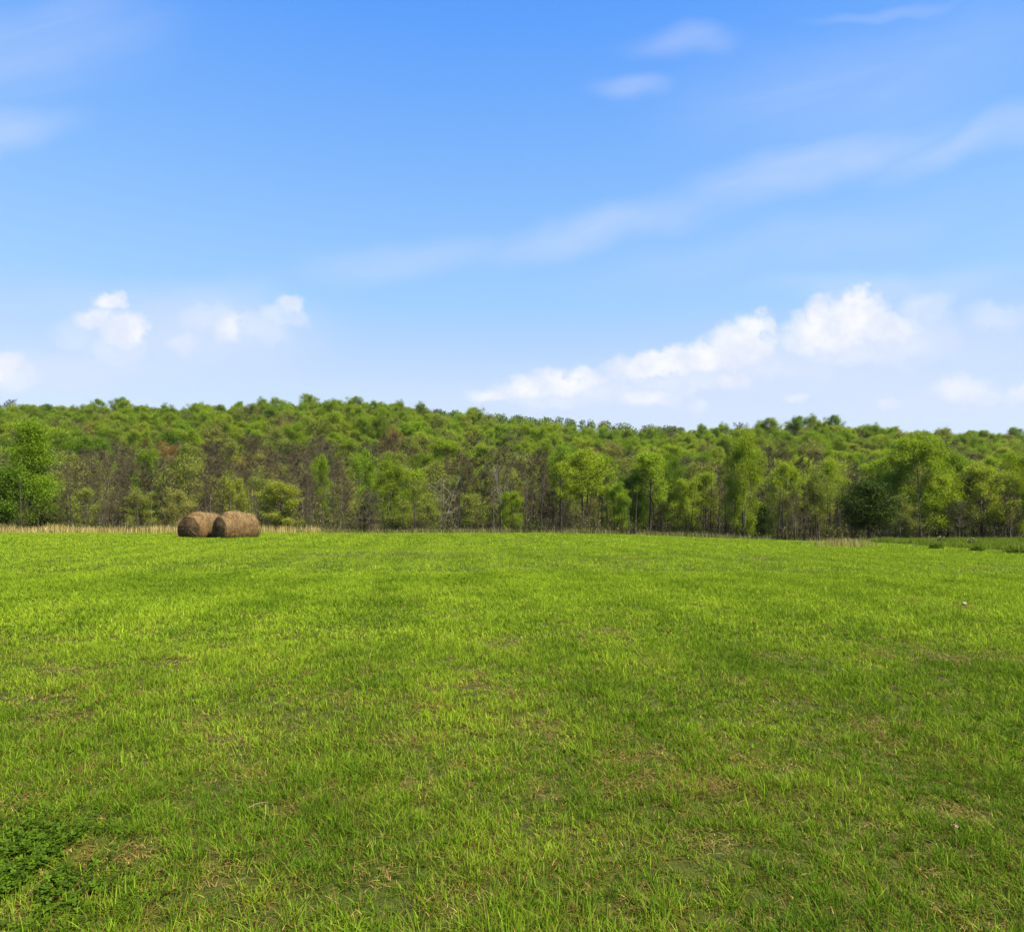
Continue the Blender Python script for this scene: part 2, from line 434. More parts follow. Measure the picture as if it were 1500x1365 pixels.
# ------------------------------------------------------------------ hay bales
def hay_mat(name, spiral):
    m, nt, out = new_mat(name); N = nt.nodes; L = nt.links
    tc = N.new("ShaderNodeTexCoord")
    mp = N.new("ShaderNodeMapping"); mp.inputs["Scale"].default_value = (9, 9, 9) if spiral else (5, 26, 5)
    L.new(tc.outputs["Object"], mp.inputs[0])
    n1 = N.new("ShaderNodeTexNoise"); n1.inputs["Scale"].default_value = 1.6; n1.inputs["Detail"].default_value = 10; n1.inputs["Roughness"].default_value = .72
    n1.inputs["Distortion"].default_value = 1.2
    L.new(mp.outputs[0], n1.inputs["Vector"])
    n2 = N.new("ShaderNodeTexNoise"); n2.inputs["Scale"].default_value = 2.3; n2.inputs["Detail"].default_value = 3
    L.new(tc.outputs["Object"], n2.inputs["Vector"])
    r = N.new("ShaderNodeValToRGB"); e = r.color_ramp.elements
    a, b, c = ((.040, .026, .012), (.090, .060, .026), (.16, .112, .050)) if spiral else ((.068, .041, .014), (.185, .118, .042), (.37, .255, .100))
    e[0].position = .36; e[0].color = (*a, 1); e[1].position = .66; e[1].color = (*c, 1)
    x = e.new(.5); x.color = (*b, 1)
    if spiral:
        w = N.new("ShaderNodeTexWave"); w.wave_type = 'RINGS'; w.rings_direction = 'Y'; w.inputs["Scale"].default_value = 3.2
        w.inputs["Distortion"].default_value = 5; w.inputs["Detail"].default_value = 4
        L.new(tc.outputs["Object"], w.inputs["Vector"])
        mm = N.new("ShaderNodeMath"); mm.operation = 'MULTIPLY_ADD'; mm.inputs[1].default_value = .28; L.new(w.outputs["Fac"], mm.inputs[0])
        ms = N.new("ShaderNodeMath"); ms.operation = 'MULTIPLY_ADD'; ms.inputs[1].default_value = .75; ms.inputs[2].default_value = -.02
        L.new(n1.outputs["Fac"], ms.inputs[0]); L.new(ms.outputs[0], mm.inputs[2]); src = mm.outputs[0]
    else: src = n1.outputs["Fac"]
    L.new(src, r.inputs[0])
    r2 = N.new("ShaderNodeValToRGB"); r2.color_ramp.elements[0].color = (.55, .48, .42, 1); r2.color_ramp.elements[1].color = (1.15, 1.12, 1.05, 1)
    r2.color_ramp.elements[0].position = .35; r2.color_ramp.elements[1].position = .65
    L.new(n2.outputs["Fac"], r2.inputs[0])
    mx = N.new("ShaderNodeMix"); mx.data_type = 'RGBA'; mx.blend_type = 'MULTIPLY'; mx.inputs[0].default_value = 1
    L.new(r.outputs[0], mx.inputs[6]); L.new(r2.outputs[0], mx.inputs[7])
    p = N.new("ShaderNodeBsdfPrincipled"); p.inputs["Roughness"].default_value = .9; p.inputs["Specular IOR Level"].default_value = .12
    bp = N.new("ShaderNodeBump"); bp.inputs["Strength"].default_value = .8; bp.inputs["Distance"].default_value = .05
    L.new(src, bp.inputs["Height"]); L.new(bp.outputs[0], p.inputs["Normal"])
    L.new(mx.outputs[2], p.inputs["Base Color"]); L.new(p.outputs[0], out.inputs[0])
    return m
m_hay, m_hayend = hay_mat("rolled hay", False), hay_mat("cut hay end", True)
m_straw = attr_mat("loose hay stems", .15, .8, .15)

def bale(x, y, rz, W, H, Ln, seed, label):
    z0 = terf(x, y)
    root = empty("hay_bale", (x, y, z0), rz)
    tag(root, label, "hay bale", "hay bales at the far edge of the field")
    g = np.random.default_rng(seed)
    nt_, nl = 72, 26
    def prof(t):                        # sagged round section: flat foot, wider low down
        cx, cz = np.cos(t), np.sin(t)
        lo = np.clip(-cz, 0, 1)
        px_ = W / 2 * np.sign(cx) * np.where(cz < 0, np.abs(cx) ** .28 * (1 + .03 * lo), np.abs(cx) ** .94)
        zc = H * .40
        pz = np.where(cz < 0, zc + (zc + .10) * np.sign(cz) * np.abs(cz) ** .8, zc + (H - zc) * np.abs(cz) ** 1.06)
        return px_, pz
    t = np.linspace(0, 2 * math.pi, nt_, endpoint=False)
    ls = np.linspace(-1, 1, nl)
    V = []
    for l in ls:
        e = abs(l); shr = 1 - .13 * sstep(e, .55, 1.05) + .025 * math.sin(l * 4.1 + seed)
        shr *= 1 + .03 * math.sin(l * 5 + seed)
        px_, pz = prof(t)
        nz = 1 + .10 * (fbm(np.cos(t) * 2.2 + 5 + seed, np.sin(t) * 2.2 + l * 2.4, seed, 4) - .5) + g.normal(0, .004, nt_)
        V.append(np.stack([px_ * shr * nz, np.full(nt_, l * Ln / 2) + g.normal(0, .006, nt_), np.where(pz > 0, pz * (shr * .9 + .1) * nz, pz)], 1))
    V = np.array(V).reshape(-1, 3)
    i = np.arange(nl - 1)[:, None] * nt_; j = np.arange(nt_)[None]; j2 = (j + 1) % nt_
    fs = np.stack([i + j, i + j2, i + nt_ + j2, i + nt_ + j], -1).reshape(-1, 4)
    link("body", mesh_np("bale_body", V, [fs], True), m_hay, root)
    for s, k in ((-1, 0), (1, nl - 1)):
        ring = V[k * nt_:(k + 1) * nt_]
        cen = np.array([0, s * Ln / 2, H * .42])
        VV = [ring]
        rr = [.86, .7, .52, .34, .16]
        for q in rr:
            dome = s * .17 * (1 - q ** 2)
            p = cen + (ring - cen) * q; p[:, 1] = s * Ln / 2 + dome + g.normal(0, .012, nt_) + .05 * (fbm(p[:, 0] * 4 + seed, p[:, 2] * 4, seed, 3) - .5)
            VV.append(p)
        VV = np.array(VV).reshape(-1, 3); VV = np.vstack([VV, cen + np.array([0, s * .17, 0])])
        a = np.arange(len(rr))[:, None] * nt_
        q4 = np.stack([a + j, a + j2, a + nt_ + j2, a + nt_ + j], -1).reshape(-1, 4)
        last = len(rr) * nt_
        t3 = np.stack([last + j[0], last + j2[0], np.full(nt_, len(VV) - 1)], 1)
        link("end_face", mesh_np("bale_end", VV, [q4, t3], True), m_hayend, root)
    # loose stems bristling from the roll
    n = 9000; sa = Acc()
    k = g.integers(0, len(V), n); o = V[k] * np.array([1.0, 1, 1])
    rad = o - np.array([0, 0, H / 2]); rad[:, 1] = 0; rad /= np.linalg.norm(rad, axis=1)[:, None] + 1e-6
    tang = np.cross(rad, np.array([0, 1., 0]))
    d = tang * g.choice([-1, 1], n)[:, None] + rad * g.uniform(.02, .45, n)[:, None] + np.array([0, 1., 0]) * g.normal(0, .5, n)[:, None]
    d /= np.linalg.norm(d, axis=1)[:, None]
    ln = g.uniform(.08, .34, n)[:, None]; side = np.cross(d, rad) * (g.uniform(.004, .011, n)[:, None])
    o = o - rad * .01 + np.array([0, 1, 0]) * g.normal(0, .04, n)[:, None]
    VS = np.stack([o - side, o + side, o + d * ln], 1).reshape(-1, 3)
    c = np.array([(.25, .17, .07), (.16, .10, .042), (.34, .25, .12), (.09, .055, .024)])[g.integers(0, 4, n)]
    sa.add(VS, [(np.arange(n) * 3)[:, None] + np.arange(3)[None]], np.repeat(c, 3, 0))
    link("loose_hay", sa.mesh("loose_hay"), m_straw, root)
    return root
bale(-18.86, 40.5, R(-17), 1.98, 1.46, 2.0, 3, "left of the two weathered round hay bales, tan lit top showing over its neighbour")
bale(-16.50, 39.80, R(-36), 1.82, 1.47, 2.0, 9, "right of the two round hay bales, nearer one with a dark shaded end face")

# ------------------------------------------------------------------ trees
def tube(acc, pts, rads, sides, col):
    pts = np.asarray(pts, float); n = len(pts)
    tan = np.gradient(pts, axis=0); tan /= np.linalg.norm(tan, axis=1)[:, None] + 1e-9
    ref = np.where(np.abs(tan[:, 2:3]) > .9, np.array([[1., 0, 0]]), np.array([[0, 0, 1.]]))
    a = np.cross(tan, ref); a /= np.linalg.norm(a, axis=1)[:, None] + 1e-9
    b = np.cross(tan, a)
    ang = np.linspace(0, 2 * math.pi, sides, endpoint=False)
    V = pts[:, None] + np.asarray(rads)[:, None, None] * (np.cos(ang)[None, :, None] * a[:, None] + np.sin(ang)[None, :, None] * b[:, None])
    i = np.arange(n - 1)[:, None] * sides; j = np.arange(sides)[None]; j2 = (j + 1) % sides
    fs = np.stack([i + j, i + j2, i + sides + j2, i + sides + j], -1).reshape(-1, 4)
    acc.add(V.reshape(-1, 3), [fs], np.tile(col, (n * sides, 1)))

def rand_perp(g, d):
    v = g.normal(size=3); v -= d * v.dot(d); return v / (np.linalg.norm(v) + 1e-9)

def grow(g, H, base, Rd, shape, n1=16, n2=5, n3=4, up=(46, 76), tr=.16, lead=.86, stems=1, wig=.03):
    """returns branch lists: level 0..3 as (pts, r0, r1) and twig segments"""
    lv = [[], [], [], []]
    for s in range(stems):
        off = np.array([0, 0, 0.]) if stems == 1 else np.array([g.normal(0, .25), g.normal(0, .25), 0])
        leanv = g.normal(0, .03 if stems == 1 else .12, 2)
        m = 9; t = np.linspace(0, 1, m); hh = H * lead * (1 if s == 0 else g.uniform(.75, 1.02))
        tp = np.stack([off[0] + leanv[0] * hh * t + wig * H * .2 * np.cumsum(g.normal(0, .3, m)) * t, off[1] + leanv[1] * hh * t + wig * H * .2 * np.cumsum(g.normal(0, .3, m)) * t, hh * t - .15], 1)
        r = tr * (1 if stems == 1 else .75)
        lv[0].append((tp, r * 1.25, r * .15))
        nb = max(3, int(n1 / stems))
        for i in range(nb):
            f = (i + g.random()) / nb
            tt = base + (.98 - base) * f
            p0 = np.array([np.interp(tt, t, tp[:, k]) for k in range(3)])
            az = i * 2.4 + g.normal(0, .5)
            L = Rd * shape(f) * g.uniform(.72, 1.2)
            inc = R(up[1] + (up[0] - up[1]) * f + g.normal(0, 8))
            d = np.array([math.cos(az) * math.sin(inc), math.sin(az) * math.sin(inc), math.cos(inc)])
            q = [p0]; dd = d.copy()
            for k in range(5):
                dd = dd + g.normal(0, .13, 3) + np.array([0, 0, .06]); dd /= np.linalg.norm(dd)
                q.append(q[-1] + dd * L / 5)
            q = np.array(q); r1 = r * .42 * (1 - .6 * f)
            lv[1].append((q, max(r1, .02), .012))
            for j in range(n2):
                u = .25 + .75 * (j + g.random()) / n2
                k = min(4, int(u * 5)); pb = q[k] + (q[k + 1] - q[k]) * (u * 5 - k)
                ax = (q[k + 1] - q[k]); ax /= np.linalg.norm(ax)
                a = R(g.uniform(28, 65)); d2 = ax * math.cos(a) + rand_perp(g, ax) * math.sin(a)
                L2 = L * g.uniform(.28, .5) * (1.15 - .5 * u)
                q2 = [pb]
                for kk in range(3):
                    d2 = d2 + g.normal(0, .16, 3) + np.array([0, 0, .05]); d2 /= np.linalg.norm(d2)
                    q2.append(q2[-1] + d2 * L2 / 3)
                q2 = np.array(q2); lv[2].append((q2, .022, .008))
                for w in range(n3):
                    u2 = .2 + .8 * g.random(); k2 = min(2, int(u2 * 3)); pc = q2[k2] + (q2[k2 + 1] - q2[k2]) * (u2 * 3 - k2)
                    a = R(g.uniform(25, 70)); d3 = d2 * math.cos(a) + rand_perp(g, d2) * math.sin(a)
                    L3 = max(.3, L2 * g.uniform(.3, .65))
                    lv[3].append((np.array([pc, pc + d3 * L3]), .01, .004))
    return lv

def ribbons(acc, P0, P1, w, g, col):
    d = P1 - P0; d /= np.linalg.norm(d, axis=1)[:, None] + 1e-9
    s = np.cross(d, g.normal(size=d.shape)); s /= np.linalg.norm(s, axis=1)[:, None] + 1e-9
    s *= w[:, None] * .5
    V = np.stack([P0 - s, P0 + s, P1 + s * .3, P1 - s * .3], 1).reshape(-1, 3)
    acc.add(V, [(np.arange(len(P0)) * 4)[:, None] + np.arange(4)[None]], np.repeat(col, 4, 0))

def leaves(acc, g, C, spread, per, size, vary=.25, flat=.5, hue=.12):
    n = len(C) * per
    o = np.repeat(C, per, 0) + g.normal(0, 1, (n, 3)) * np.array([spread, spread, spread * .7])
    nrm = g.normal(0, 1, (n, 3)); nrm[:, 2] = np.abs(nrm[:, 2]) + flat; nrm /= np.linalg.norm(nrm, axis=1)[:, None]
    a = np.cross(nrm, g.normal(0, 1, (n, 3))); a /= np.linalg.norm(a, axis=1)[:, None]; b = np.cross(nrm, a)
    s = (size * g.uniform(.55, 1.3, n))[:, None]
    bend = nrm * s * g.uniform(-.25, .25, n)[:, None]
    V = np.stack([o - a * s, o - b * s * .62 + bend, o + a * s, o + b * s * .62 + bend], 1).reshape(-1, 3)
    clump = np.repeat(g.normal(0, 1, len(C)), per)
    val = np.clip(1 + vary * .55 * clump + vary * g.normal(0, .6, n), .45, 1.7)
    hu = hue * (g.normal(0, .6, n) + .5 * clump)
    T = np.stack([val * (1 + hu), val, val * (1 - .5 * hu)], 1)
    acc.add(V, [(np.arange(n) * 4)[:, None] + np.arange(4)[None]], np.repeat(T, 4, 0))

def dome(f): return max(.10, 1 - (1.45 * f - .50) ** 2) ** .36 if f > .345 else .80 + .2 * f / .345
def egg(f): return max(.15, math.sin(math.pi * min(1, .12 + .86 * f)) ** .6) * (1.05 - .35 * f)
def column(f): return max(.2, math.sin(math.pi * min(1, .18 + .8 * f)) ** .5)
def cone2(f): return max(.14, (1.08 - .82 * f) * min(1, .62 + 2.2 * f))
def cone(f): return max(.08, 1.0 - .9 * f)

WHITE = np.array([1., 1., 1.])
def make_tree(seed, H, base, Rd, shape, leafy, leaf_size, spread, twigs=0, twig_w=.03, **kw):
    """two meshes: wood and crown"""
    g = np.random.default_rng(seed)
    lv = grow(g, H, base, Rd, shape, **kw)
    wood, crown = Acc(), Acc()
    for pts, r0, r1 in lv[0]: tube(wood, pts, np.linspace(r0, r1, len(pts)) * np.array([1.35] + [1] * (len(pts) - 1)), 8, WHITE)
    for pts, r0, r1 in lv[1]: tube(wood, pts, np.linspace(r0, r1, len(pts)), 5, WHITE)
    segs = [(p[k], p[k + 1]) for p, _, _ in lv[2] for k in range(3)]
    P0 = np.array([s[0] for s in segs]); P1 = np.array([s[1] for s in segs])
    tgt = crown if twigs else wood
    ribbons(tgt, P0, P1, np.full(len(P0), .05), g, np.tile(WHITE, (len(P0), 1)))
    Q0 = np.array([p[0] for p, _, _ in lv[3]]); Q1 = np.array([p[1] for p, _, _ in lv[3]])
    ribbons(tgt, Q0, Q1, np.full(len(Q0), .035), g, np.tile(WHITE, (len(Q0), 1)))
    if twigs:
        n = len(Q0) * twigs
        k = np.repeat(np.arange(len(Q0)), twigs)
        u = g.random(n)[:, None]; s = Q0[k] + (Q1[k] - Q0[k]) * u
        d = (Q1[k] - Q0[k]); d /= np.linalg.norm(d, axis=1)[:, None]
        d = d + g.normal(0, .75, (n, 3)) + np.array([0, 0, .25]); d /= np.linalg.norm(d, axis=1)[:, None]
        ribbons(crown, s, s + d * g.uniform(.25, .75, n)[:, None], np.full(n, twig_w), g, g.uniform(.75, 1.3, n)[:, None] * WHITE)
    if leafy:
        C = np.concatenate([Q1, Q0 + (Q1 - Q0) * .5, P1])
        leaves(crown, g, C, spread, leafy, leaf_size)
    return wood.mesh("tree_wood", True), crown.mesh("tree_crown")

BARK = bark_mat("grey brown bark", (.055, .042, .030), (.13, .105, .080))
BARK_PALE = bark_mat("pale bark", (.12, .10, .075), (.24, .21, .16))
BARK_DARK = bark_mat("dark bark", (.030, .024, .018), (.075, .058, .042))
M_GREEN = leaf_mat("spring green leaves", [(.100, .175, .010), (.150, .235, .012), (.200, .275, .015), (.130, .185, .014)])
M_YEL = leaf_mat("yellow green young leaves", [(.190, .285, .016), (.240, .310, .022), (.165, .270, .014), (.250, .285, .034)])
M_OLIVE = leaf_mat("olive budding leaves", [(.190, .205, .028), (.155, .190, .022), (.225, .220, .042), (.170, .210, .024)], .25)
M_TALL = leaf_mat('mid green leaves', [(.150, .255, .012), (.165, .275, .013), (.180, .275, .014)])
M_DARK = leaf_mat("dark green leaves", [(.028, .054, .003), (.038, .066, .003), (.032, .054, .004)], .25, spec=.1)
M_RUST = leaf_mat("rust coloured buds", [(.25, .16, .035), (.21, .125, .035), (.27, .20, .04)], .25)
M_TWIG = leaf_mat("bare grey brown twigs", [(.076, .064, .028), (.096, .082, .038), (.066, .054, .022), (.088, .068, .027)], .1, rough=.9, spec=.1)
M_TWIG_PALE = leaf_mat("pale bleached twigs", [(.13, .11, .075), (.16, .135, .095)], .05, rough=.9, spec=.1)

LIB = {}
def lib(kind, variants): LIB[kind] = variants
S = 100
lib('green', [(make_tree(S + i, 12, .10, 4.4, dome, 26, .10, .44, n1=26, n2=5, n3=4), BARK, M_GREEN, 12, 4.4) for i in range(4)])
lib('tall_green', [(make_tree(S + 10 + i, 14, .06, 3.6, cone2, 36, .085, .62, n1=30, n2=5, n3=4, up=(30, 80), lead=.95), BARK_DARK, M_TALL, 14, 3.6) for i in range(3)])
lib('yellow', [(make_tree(S + 20 + i, 12, .18, 3.9, dome, 17, .105, .40, n1=24, n2=5, n3=4), BARK, M_YEL, 12, 3.7) for i in range(4)])
lib('airy', [(make_tree(S + 30 + i, 13, .50, 3.0, column, 10, .10, .36, n1=22, n2=5, n3=4, up=(35, 85)), BARK_DARK, M_YEL, 13, 3.2) for i in range(4)])
lib('olive', [(make_tree(S + 40 + i, 11.5, .22, 3.7, dome, 8, .095, .42, twigs=6, n1=22, n2=5, n3=4), BARK, M_OLIVE, 11.5, 3.7) for i in range(4)])
lib('bare', [(make_tree(S + 50 + i, 12, .25, 3.6, dome, 0, .1, .3, twigs=11, n1=20, n2=5, n3=5), BARK, M_TWIG, 12, 3.6) for i in range(5)])
lib('rust', [(make_tree(S + 60 + i, 11.5, .25, 3.6, dome, 7, .095, .38, twigs=5, n1=20, n2=5, n3=4), BARK, M_RUST, 11.5, 3.6) for i in range(2)])
lib('dark', [(make_tree(S + 70 + i, 7, .26, 2.9, dome, 14, .10, .50, n1=24, n2=6, n3=4, up=(15, 80)), BARK_DARK, M_DARK, 7, 3.0) for i in range(2)])
lib('evergreen', [(make_tree(S + 80 + i, 10, .08, 2.2, cone, 18, .10, .3, n1=30, n2=5, n3=4, up=(45, 80)), BARK_DARK, M_DARK, 10, 2.2) for i in range(2)])
lib('pale', [(make_tree(S + 90 + i, 11, .25, 3.2, dome, 0, .1, .3, twigs=1, twig_w=.04, n1=18, n2=5, n3=3, tr=.11, stems=2), BARK_PALE, M_TWIG_PALE, 11, 3.2) for i in range(2)])
lib('shrubby', [(make_tree(S + 95 + i, 6, .06, 3.0, dome, 20, .10, .36, n1=18, n2=5, n3=4, stems=3), BARK_DARK, M_GREEN, 6, 3.0) for i in range(2)])

NAME = {'green': 'leafy_tree', 'tall_green': 'leafy_tree', 'yellow': 'young_leaf_tree', 'airy': 'airy_tree', 'olive': 'budding_tree', 'bare': 'bare_tree',
        'rust': 'rust_tree', 'dark': 'dark_tree', 'evergreen': 'evergreen_tree', 'pale': 'dead_tree', 'shrubby': 'bushy_tree'}
LOOK = {'green': 'leafy green round tree', 'tall_green': 'tall dense green tree', 'yellow': 'yellow green young tree', 'airy': 'slender airy yellowish tree',
        'olive': 'olive budding tree', 'bare': 'bare grey brown tree', 'rust': 'rust tinged budding tree', 'dark': 'dark green round tree',
        'evergreen': 'dark pointed evergreen', 'pale': 'pale bleached bare tree', 'shrubby': 'low bushy green tree'}
WOODS = []     # records for the labels
cnt = {}
def tree(kind, x, y, H, width=None, label=None, variant=None):
    vs = LIB[kind]; k = cnt.get(kind, 0); cnt[kind] = k + 1
    (wood, crown), bark, leaf, h0, r0 = vs[(k if variant is None else variant) % len(vs)]
    sz = H / h0; sx = sz if width is None else width / (2 * r0)
    root = empty(NAME[kind], (x, y, terf(x, y) - .05), rnd.uniform(0, 6.28), (sx, sx, sz))
    tag(root, None, "tree", "trees of the wood beyond the field")
    link("trunk", wood, bark, root); link("crown", crown, leaf, root)
    px, py = proj(x, y, root.location.z + H * .7)
    WOODS.append(dict(o=root, kind=kind, px=px, py=py, y=y, H=H, label=label))
    return root

# front row, one by one: photo column, photo row of the top, distance, kind, width in metres, own label
front = [
 (45, 617, 84, 'tall_green', 7.6, "tallest dense bright green tree at the left end, leafy down to the dry grass"),
 (2, 693, 80, 'shrubby', 6.6, "round bushy green tree cut by the left picture edge before the tall tree"),
 (120, 672, 90, 'bare', 5.5, None), (152, 655, 96, 'bare', 6, None), (186, 664, 88, 'bare', 5.5, None), (245, 668, 94, 'bare', 6, None), (128, 712, 84, 'olive', 4, None),
 (215, 660, 104, 'evergreen', 3.2, "narrow dark green tree standing among bare trees left of the bales"),
 (272, 666, 92, 'olive', 6.2, "rounded olive tree just budding, straight above the left hay bale"),
 (205, 715, 84, 'olive', 4.6, None), (172, 712, 84, 'bare', 4.4, None), (262, 715, 86, 'olive', 4.4, None), (308, 695, 88, 'bare', 5, None),
 (343, 699, 90, 'yellow', 3.8, "small pale yellow green tree directly behind the right hay bale"),
 (374, 694, 93, 'olive', 5, None),
 (412, 706, 84, 'yellow', 5.6, "small bright yellow green tree just right of the hay bales"),
 (446, 690, 92, 'bare', 5.5, None), (470, 668, 108, 'green', 4, None), (498, 694, 88, 'bare', 5, None), (533, 658, 104, 'yellow', 4.8, None), (540, 712, 86, 'bare', 4.5, None),
 (574, 677, 90, 'green', 5, "round headed mid green tree midway between the bales and the bleached dead tree"),
 (610, 700, 92, 'olive', 4.6, None), (590, 730, 84, 'olive', 4, None),
 (648, 688, 85, 'pale', 6.4, "bleached dead tree with crooked white branches left of the picture middle"),
 (628, 735, 84, 'olive', 4.4, None), (672, 662, 96, 'bare', 6, None), (700, 668, 94, 'bare', 5.8, None), (690, 720, 84, 'olive', 4.4, None),
 (735, 650, 92, 'bare', 6.5, None), (738, 668, 88, 'pale', 4.4, "slim pale trunked bare tree at the middle of the wood"),
 (770, 672, 92, 'bare', 5.5, None), (797, 655, 88, 'bare', 5.5, None), (748, 720, 84, 'green', 3.4, None),
 (822, 668, 92, 'airy', 4.4, None), (855, 648, 86, 'airy', 6.2, "tall airy yellow green tree, first big one right of the picture middle"),
 (882, 660, 94, 'airy', 5, None), (905, 705, 86, 'yellow', 4, None), (925, 690, 90, 'green', 4.6, None),
 (952, 652, 87, 'airy', 6.2, "tall airy yellow green tree below the lowest dip of the skyline"),
 (985, 668, 92, 'green', 4, None), (1005, 700, 88, 'yellow', 4, None), (1035, 684, 90, 'airy', 4.6, None), (1052, 706, 86, 'bare', 5, None), (1068, 700, 92, 'bare', 4.8, None),
 (1090, 643, 80, 'green', 5.2, "tall green tree leafy to the ground, left of the dark round tree"),
 (1118, 745, 80, 'dark', 2.9, "small dark green bush tree at the foot of the tall leafy tree"),
 (1128, 648, 92, 'bare', 4.8, None), (1152, 668, 86, 'airy', 4.4, None), (1178, 662, 90, 'bare', 5.4, None), (1200, 690, 86, 'olive', 4.6, None), (1216, 664, 88, 'airy', 4.6, None),
 (1236, 690, 90, 'bare', 5, None), (1165, 720, 82, 'bare', 4.2, None), (1145, 715, 84, 'olive', 4, None),
 (1273, 715, 72, 'dark', 6.2, "dark green round tree standing out alone at the foot of the wood on the right"),
 (1290, 662, 90, 'airy', 5.6, None), (1312, 690, 86, 'yellow', 4.6, None), (1318, 722, 80, 'olive', 3.8, None),
 (1350, 640, 84, 'green', 8.2, "large spreading green tree right of the dark round tree"),
 (1388, 655, 88, 'green', 6, None), (1372, 690, 82, 'airy', 4.4, None), (1414, 690, 84, 'bare', 4.6, None), (1440, 678, 82, 'yellow', 6, "spreading yellow green tree over thin dark trunks near the right edge"),
 (1465, 700, 84, 'olive', 4.6, None), (1492, 664, 84, 'green', 5, None), (1405, 730, 80, 'bare', 3.6, None), (1480, 720, 80, 'bare', 3.8, None), (1530, 660, 84, 'airy', 5.4, None), (1560, 650, 88, 'green', 6, None),
 (-45, 640, 88, 'green', 7, None), (-80, 660, 86, 'bare', 6, None), (85, 690, 92, 'olive', 5, None), (100, 715, 84, 'bare', 4.4, None), (1590, 690, 84, 'olive', 5, None),
]
occ = []
for px, top, y, kind, w, lab in front:
    x = (px - CX) / F * y
    H = 1.6 + (HY - top) / F * y - terf(x, y)
    tree(kind, x, y, H, w, lab); occ.append((x, y))

# the slope behind: spaced like a wood, kinds mixed as in the photograph
def pick(px, py):
    left = px < 700
    if py < 648 + (0 if left else 6): t = {'green': 38, 'yellow': 32, 'olive': 14, 'bare': 9, 'rust': (4 if left else 2) if py > 622 else 0, 'airy': 5, 'evergreen': 1}
    elif py < 690: t = {'green': 14, 'yellow': 9, 'olive': 18, 'bare': 52, 'rust': 4, 'evergreen': 1} if left else {'green': 20, 'yellow': 20, 'olive': 20, 'bare': 30, 'airy': 10, 'rust': 3}
    else: t = {'bare': 66, 'olive': 22, 'green': 7, 'yellow': 5} if left else {'bare': 60, 'olive': 22, 'airy': 8, 'green': 5, 'yellow': 5}
    ks = list(t); return rnd.choices(ks, [t[k] for k in ks])[0]
tries = 0
while len(WOODS) < 440 and tries < 60000:
    tries += 1
    y = math.sqrt(rnd.uniform(97 ** 2, 196 ** 2)); x = rnd.uniform(-.84, .84) * y
    sp = 5.2 if y < 112 else 6.2 + .8 * (y - 112) / 90
    if any((x - a) ** 2 + (y - b) ** 2 < sp * sp for a, b in occ): continue
    occ.append((x, y))
    H = rnd.uniform(8.6, 13.0) * (1.0 if y > 110 else .9)
    px, py = proj(x, y, terf(x, y) + H * .75)
    k = pick(px, py)
    if k == 'rust': H *= .92
    tree(k, x, y, H, None if k in ('evergreen', 'airy') else H * rnd.uniform(.56, .84))

def zone(w):
    y = w['y']
    return 'at field edge' if y < 98 else 'at slope foot' if y < 114 else 'just upslope' if y < 136 else 'low on slope' if y < 156 else 'halfway upslope' if y < 176 else 'high on slope'
def land(w):
    p = w['px']
    for lim, s in ((100, 'behind the tall left tree'), (170, 'right of the tall left tree'), (255, 'left of the hay bales'), (385, 'above the hay bales'), (480, 'right of the hay bales'), (600, 'left of the bleached tree'), (690, 'around the bleached dead tree'), (800, 'near the picture middle'),
                   (900, 'right of the picture middle'), (1010, 'below the skyline dip'), (1110, 'right of the skyline dip'), (1210, 'left of the dark round tree'), (1330, 'above the dark round tree')):
        if p < lim: return s
    return 'above the grassy bank' if p < 1420 else 'by the right edge'
groups = {}
for w in WOODS:
    if not w['label']: groups.setdefault((w['kind'], zone(w), land(w)), []).append(w)
ORD = ['first', 'second', 'third', 'fourth', 'fifth', 'sixth', 'seventh', 'eighth', 'ninth', 'tenth', 'eleventh', 'twelfth', 'thirteenth', 'fourteenth', 'fifteenth', 'sixteenth', 'seventeenth', 'eighteenth', 'nineteenth', 'twentieth']
for (k, z, l), ws in groups.items():
    ws.sort(key=lambda w: w['px'])
    for i, w in enumerate(ws):
        w['label'] = f"{LOOK[k]} {z} {l}" + (f", {ORD[i]} from left" if len(ws) > 1 else "")
for w in WOODS: w['o']['label'] = w['label']

